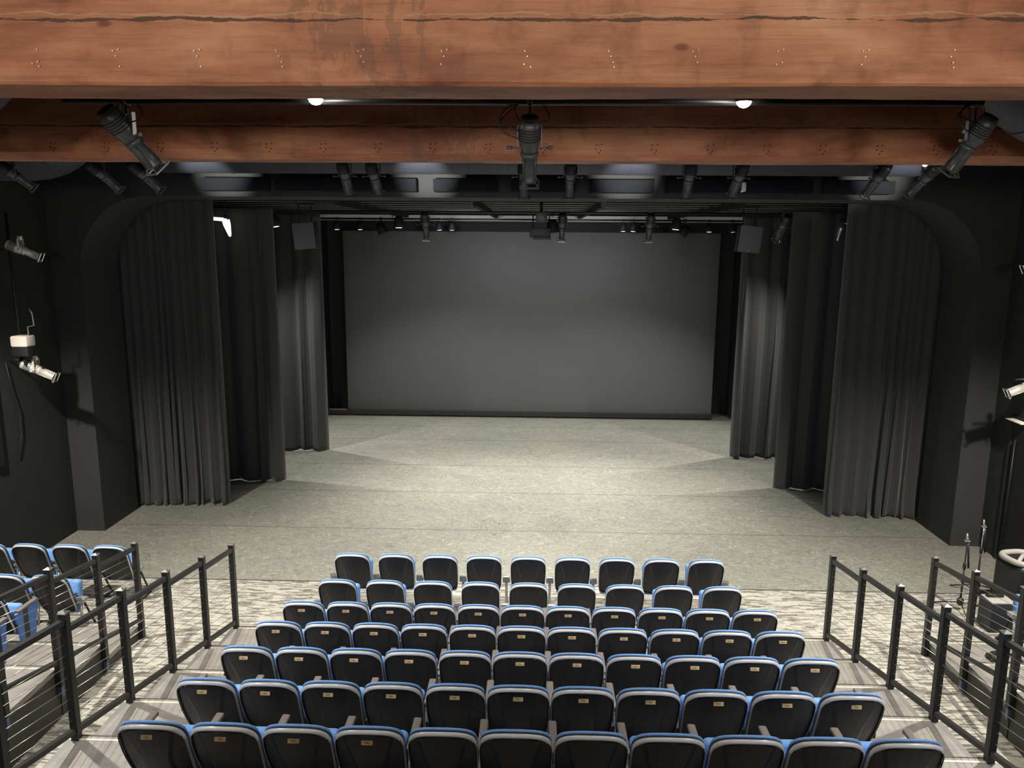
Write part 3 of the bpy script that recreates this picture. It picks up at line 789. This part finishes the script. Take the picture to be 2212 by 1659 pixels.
def make_seat(kind, pitch):
    """local frame: +y towards the stage, origin on the deck under the top edge of the back"""
    bw = {'deck': pitch*.965, 'floor': .495, 'side': .50}[kind]; ws = bw/.494
    top = .935 if kind == 'deck' else .945
    root = bpy.data.objects.new('theatre_seat', None); SC.collection.objects.link(root); root.empty_display_size = .1
    root['category'] = 'seat'
    # shell body: sides and front edge
    mb = MB(); skin(mb, [loop3(.028, -.016, ws, top), loop3(.025, -.020, ws, top)])
    skin(mb, [loop3(.002, .000, ws, top), loop3(0, .012, ws, top), loop3(.002, .030, ws, top), loop3(.02, .034, ws, top)], True, False, True)
    # back panel grid with the two V creases
    rows = 18; vs = []; fs = []; nc = 11
    for j in range(rows+1):
        h = .025 + (.612-.025)*j/rows
        wmax = max(hw_at(h) - .026*rimw(h), .012)
        if h < .08: wmax = max(hw_at(max(h - .023, .001)) - .010, .012)
        cr_ = min(.185 - .235*min(h, .34), wmax*.93); e = .013
        inn = max(cr_ - e, .004); out_ = min(cr_ + e, wmax*.985)
        xs = [-wmax, -(wmax+out_)/2, -out_, -inn, -inn*.5, 0, inn*.5, inn, out_, (wmax+out_)/2, wmax]
        for i, a in enumerate(xs):
            dep = -.008 if abs(a) <= inn + 1e-6 else .007
            vs.append((a*ws, recl(h) + .045*(a/.247)**2 - .012 + dep, top - h*math.cos(.2)))
    for j in range(rows):
        for i in range(nc-1): a = j*nc+i; fs.append((a, a+nc, a+nc+1, a+1))
    mb.add(vs, fs, False)
    sh = mb.build('back_shell', BLACKP, root)
    rm = MB(); skin(rm, [loop3(.027, -.014, ws, top), loop3(.024, -.024, ws, top), loop3(.018, -.025, ws, top), loop3(.005, -.010, ws, top), loop3(0, .000, ws, top)])
    rm.build('back_rim', RIM, root)
    cu = MB(); skin(cu, [loop3(.006, .022, ws, top+.002, 'c'), loop3(-.004, .026, ws, top+.005, 'c'), loop3(-.004, .038, ws, top+.005, 'c'), loop3(.006, .052, ws, top+.001, 'c'), loop3(.03, .066, ws, top, 'c'), loop3(.075, .078, ws, top, 'c')], True, False, True)
    cu.build('back_cushion', BLUE, root)
    # tipped-up seat pan
    R = Matrix.Rotation(math.radians(-9), 3, 'X')
    ph_ = .37 if kind == 'deck' else .44
    pn = MB().rbox((0, .385, .275 + ph_/2), (bw*.86, .105, ph_), .045, R, 5); pn.build('seat_cushion', BLUE, root)
    MB().rbox((0, .318, .46), (bw*.78, .03, .22), .03, R, 4).build('seat_underpan', BLACKP, root)
    if kind == 'deck':
        def stand(x, nm='stanchion'):
            o = MB().bbox((x-.016, .33, .0), (x+.016, .42, .60)).bbox((x-.03, .315, .0), (x+.03, .50, .015)).bbox((x-.014, .22, .42), (x+.014, .34, .47)).build(nm, STEEL, root)
            MB().rbox((x, .43, .618), (.062, .36, .030), .012).build('armrest', ARM, root)
            MB().box((x, .605, .603), (.05, .006, .02)).build('armrest_tip', LSTEEL, root)
        stand(pitch/2)
    else:
        def fstand(x):
            MB().rbox((x, .27, .50), (.10, .12, .06), .012).tube([(x, .25, .50), (x, .18, .03)], .016, 8).build('hinge_post', LSTEEL, root)
            MB().tube([(x, .28, .49), (x, .52, .03)], .014, 8).tube([(x, .10, .015), (x, .56, .015)], .014, 8).build('floor_foot', STEEL, root)
            MB().box((x, .20, .55), (.09, .02, .03)).build('hinge_cap', CHROME, root)
        fstand(pitch/2)
    return root
def end_piece(kind, pitch, root):
    """the extra stand that closes a row at its left end"""
    x = -pitch/2
    if kind == 'deck':
        MB().bbox((x-.016, .33, .0), (x+.016, .42, .60)).bbox((x-.03, .315, .0), (x+.03, .50, .015)).bbox((x-.05, .25, .50), (x+.014, .28, .52)).build('stanchion', STEEL, root)
        MB().rbox((x, .43, .618), (.062, .36, .030), .012).build('armrest', ARM, root)
        MB().box((x, .605, .603), (.05, .006, .02)).build('armrest_tip', LSTEEL, root)
    else:
        MB().rbox((x, .27, .50), (.10, .12, .06), .012).tube([(x, .25, .50), (x, .18, .03)], .016, 8).build('hinge_post', LSTEEL, root)
        MB().tube([(x, .28, .49), (x, .52, .03)], .014, 8).tube([(x, .10, .015), (x, .56, .015)], .014, 8).build('floor_foot', STEEL, root)
        MB().box((x, .20, .55), (.09, .02, .03)).build('hinge_cap', CHROME, root)
_pz = .093; _py = recl(_pz) - .026
PLAQ = MB().rbox((0, 0, 0), (.080, .006, .032), .003); PLAQ_ME = None
def add_plaque(root):
    global PLAQ_ME
    top = .935
    if PLAQ_ME is None:
        o = PLAQ.build('plaque', BRASS, root); PLAQ_ME = o
        e = MB().box((0, -.0036, .003), (.034, .001, .004)).box((0, -.0036, -.004), (.022, .001, .003)).build('engraved_line', ENGR, o)
        o['label'] = 'small brass name plaque'
    else:
        o = PLAQ_ME.copy(); SC.collection.objects.link(o); o.parent = root
        for ch in PLAQ_ME.children:
            c = ch.copy(); SC.collection.objects.link(c); c.parent = o
    o.location = (0, _py, top - _pz)
    o.rotation_euler = (math.radians(-15), 0, 0)
NARROW = make_seat('deck', .509); WIDE = make_seat('deck', .532); FLOOR = make_seat('floor', .612); SIDE = make_seat('floor', .585)
used = set()
def place(proto, x, y, z, label, group, rz=0):
    if proto.name in used: o = copy_tree(proto)
    else: used.add(proto.name); o = proto
    o.location = (x, y, z); o.rotation_euler = (0, 0, rz); o['label'] = label; o['group'] = group; o['category'] = 'seat'
    return o
NTH = ['first', 'second', 'third', 'fourth', 'fifth', 'sixth', 'seventh', 'eighth', 'ninth', 'tenth', 'eleventh']
ROWN = ['front', 'second', 'third', 'fourth', 'fifth', 'sixth', 'seventh and nearest']
XS = [-2.625, -2.113, -1.606, -1.101, -.593, -.088, .430, .958, 1.492, 2.028, 2.566]
prow = {}
protos_todo = []
# keep pristine prototypes: place all copies before touching the prototypes
SEATS = []
for r_, (y, x0, st) in enumerate(((10.0, -2.484, .612), (9.16, -2.481, .614))):
    for i in range(9):
        SEATS.append((FLOOR, x0 + st*i, y, 0, 'freestanding blue seat without plaque, %s from left in the %s centre row' % (NTH[i], ROWN[r_]), '%s row of the centre seats' % ROWN[r_], i == 0, False, .612, 'floor'))
for k in range(5):
    y = 8.195 - .8695*k; z = Z1 + RISE*k + .002
    for i in range(11):
        pl = (k < 4) or (i < 4)
        lb = 'blue seat %s, %s from left in the %s centre row' % ('with a brass plaque' if pl else 'without plaque', NTH[i], ROWN[k+2])
        SEATS.append((NARROW if i < 5 else WIDE, XS[i] , y, z, lb, '%s row of the centre seats' % ROWN[k+2], i == 0, pl, .509 if i < 5 else .532, 'deck'))
for i, x in enumerate((-7.72, -7.14, -6.55, -5.97)):
    SEATS.append((SIDE, x, 10.12, 0, 'blue floor seat in the left side block, %s from the left in its front row' % NTH[i], 'front row of the left side seats', i == 0, False, .585, 'floor'))
for i, x in enumerate((-6.80, -6.22)):
    SEATS.append((SIDE, x, 9.12, 0, 'blue floor seat in the left side block, %s one in its second row' % ('left' if i == 0 else 'right'), 'second row of the left side seats', i == 0, False, .585, 'floor'))
SEATS.append((SIDE, 6.54, 9.22, 0, 'blue floor seat beyond the right railing beside the leaning speaker cabinet', 'right side seats', True, False, .585, 'floor'))
SEATS.append((NARROW, -6.40, 8.195, Z1+.002, 'blue seat with a blue side panel behind the left railing, front one of two', 'left side seats on the platforms', False, False, .509, 'deck'))
SEATS.append((NARROW, -6.15, 7.30, Z1+RISE+.002, 'blue seat with a blue side panel at the left picture edge, rear one of two', 'left side seats on the platforms', False, False, .509, 'deck'))
placed = []
for proto in (NARROW, WIDE, FLOOR, SIDE):
    mine = [s for s in SEATS if s[0] is proto]
    for s in mine[1:]:
        o = copy_tree(proto); placed.append((o, s))
    placed.append((proto, mine[0]))
endc = {}
for o, s in placed:
    proto, x, y, z, lb, gr, first, pl, pit, kd = s
    o.location = (x, y, z); o['label'] = lb; o['group'] = gr
    if first: end_piece(kd, pit, o)
    if pl: add_plaque(o)
    if 'side panel' in lb:
        MB().add([(.27, .20, .60), (.27, .60, .60), (.27, .52, .12), (.27, .28, .12), (.245, .20, .60), (.245, .60, .60), (.245, .52, .12), (.245, .28, .12)],
                 [(0, 3, 2, 1), (4, 5, 6, 7), (0, 1, 5, 4), (1, 2, 6, 5), (2, 3, 7, 6), (3, 0, 4, 7)]).build('end_panel', PANELBLUE, o)

# ------------------------------------------------------------------ things at the right by the stage edge
def mic_stand(x, y, h, label, clip=True):
    r = empty('microphone_stand', (x, y, 0), label, 'microphone stand')
    MB().tube([(0, 0, .14), (.0, 0, h*.62)], .013, 10).build('lower_tube', RAIL, r)
    MB().tube([(0, 0, h*.60), (0, 0, h)], .009, 8).build('upper_tube', CHROME if not clip else RAIL, r)
    MB().lathe([(0, .018), (.02, .022), (.07, .022), (.09, .016)], (0, 0, h*.60), (0, 0, 1), 12).build('clutch', RAIL, r)
    MB().lathe([(.08, .018), (.10, .045), (.17, .045), (.20, .02)], (0, 0, 0), (0, 0, 1), 12).build('hub', RAIL, r)
    for k in range(3):
        a = math.radians(20 + 120*k)
        MB().tube([(0, 0, .13), (.33*math.cos(a), .33*math.sin(a), .02)], .009, 8).lathe([(0, .012), (.04, .014)], (.31*math.cos(a), .31*math.sin(a), .022), (math.cos(a), math.sin(a), -.15), 8).build('leg', RAIL, r)
    MB().tube([(.015, 0, h*.99), (.045, -.02, h*.62)], .014, 8).build('boom_arm', RAIL, r)
    MB().box((0, 0, h), (.06, .04, .025)).tube([(0, 0, h+.02), (0, .03, h+.10)], .016, 8).build('clip', CHROME, r)
    return r
mic_stand(6.207, 10.61, 1.06, 'black tripod microphone stand on the carpet at the right, left of two')
mic_stand(6.77, 11.20, 1.06, 'black microphone stand farther back at the right, right of two', False)
pa = empty('loudspeaker_cabinet', (7.03, 10.62, 0), 'large black loudspeaker with pale moulded handle on top at the right edge', 'loudspeaker', None, math.radians(12))
MB().rbox((0, 0, .40), (.50, .50, .76), .09, None, 6).build('cabinet', BLACKP, pa)
hd = MB(); PALE = mat('moulded_grey', (.42, .40, .37), .5)
ring = []
for k in range(32):
    a = 2*PI*k/32; c_, s_ = math.cos(a), math.sin(a)
    q = (abs(c_)**3 + abs(s_)**3)**(-1/3)
    ring.append((.235*q*c_, .235*q*s_, .805))
MB().tube(ring, .045, 8, closed=True).tube([(-.20, -.12, .81), (.0, .03, .825), (.20, .14, .81)], .028, 8).tube([(0, .03, .825), (.14, -.17, .81)], .022, 8).build('top_handle', PALE, pa)
MB().rbox((0, 0, .765), (.40, .40, .04), .02).build('top_recess', FIXD, pa)
MB().rbox((-.17, -.256, .45), (.07, .01, .66), .01).build('side_stripe', mat('speaker_stripe', (.06, .075, .12), .5), pa)
ab = empty('equipment_case', (6.42, 10.10, 0), 'low black equipment case with loose gear on top, left of the standing loudspeaker', 'case')
MB().rbox((0, 0, .21), (.34, .30, .42), .012).build('case', mat('case_black', (.03, .034, .045), .55), ab)
MB().rbox((0, 0, .425), (.32, .28, .012), .006).build('lid_plate', PALE, ab)
MB().rbox((-.02, .06, .455), (.22, .07, .045), .012).build('handset', RAIL, ab)
lp = empty('leaning_stand', (6.52, 9.62, 0), 'short thick black folding support leaning beside the case at the right', 'stand')
MB().box((0, 0, .27), (.10, .07, .62), Matrix.Rotation(math.radians(38), 3, 'Y')).build('panel', FASC, lp)
MB().tube([(-.10, 0, .02), (-.04, 0, .44)], .012).tube([(-.07, .03, .02), (-.01, .03, .44)], .012).build('strut', LSTEEL, lp)
# coiled cable lying on the first right platform
cp = []
rd = random.Random(4)
for k in range(150):
    a = k*.42; rr = .13 + .035*math.sin(k*.31) + rd.uniform(-.01, .01)
    cp.append((5.85 + rr*1.25*math.cos(a), 8.93 + rr*math.sin(a), Z1 + .012 + .02*(k/150)*(1+math.sin(k*.7))))
tag(MB().tube(cp, .006, 5).build('coiled_cable', CORD), 'tangled thin dark cable coiled on the first right platform', 'cable')
# tape mark corner on the vinyl at the right
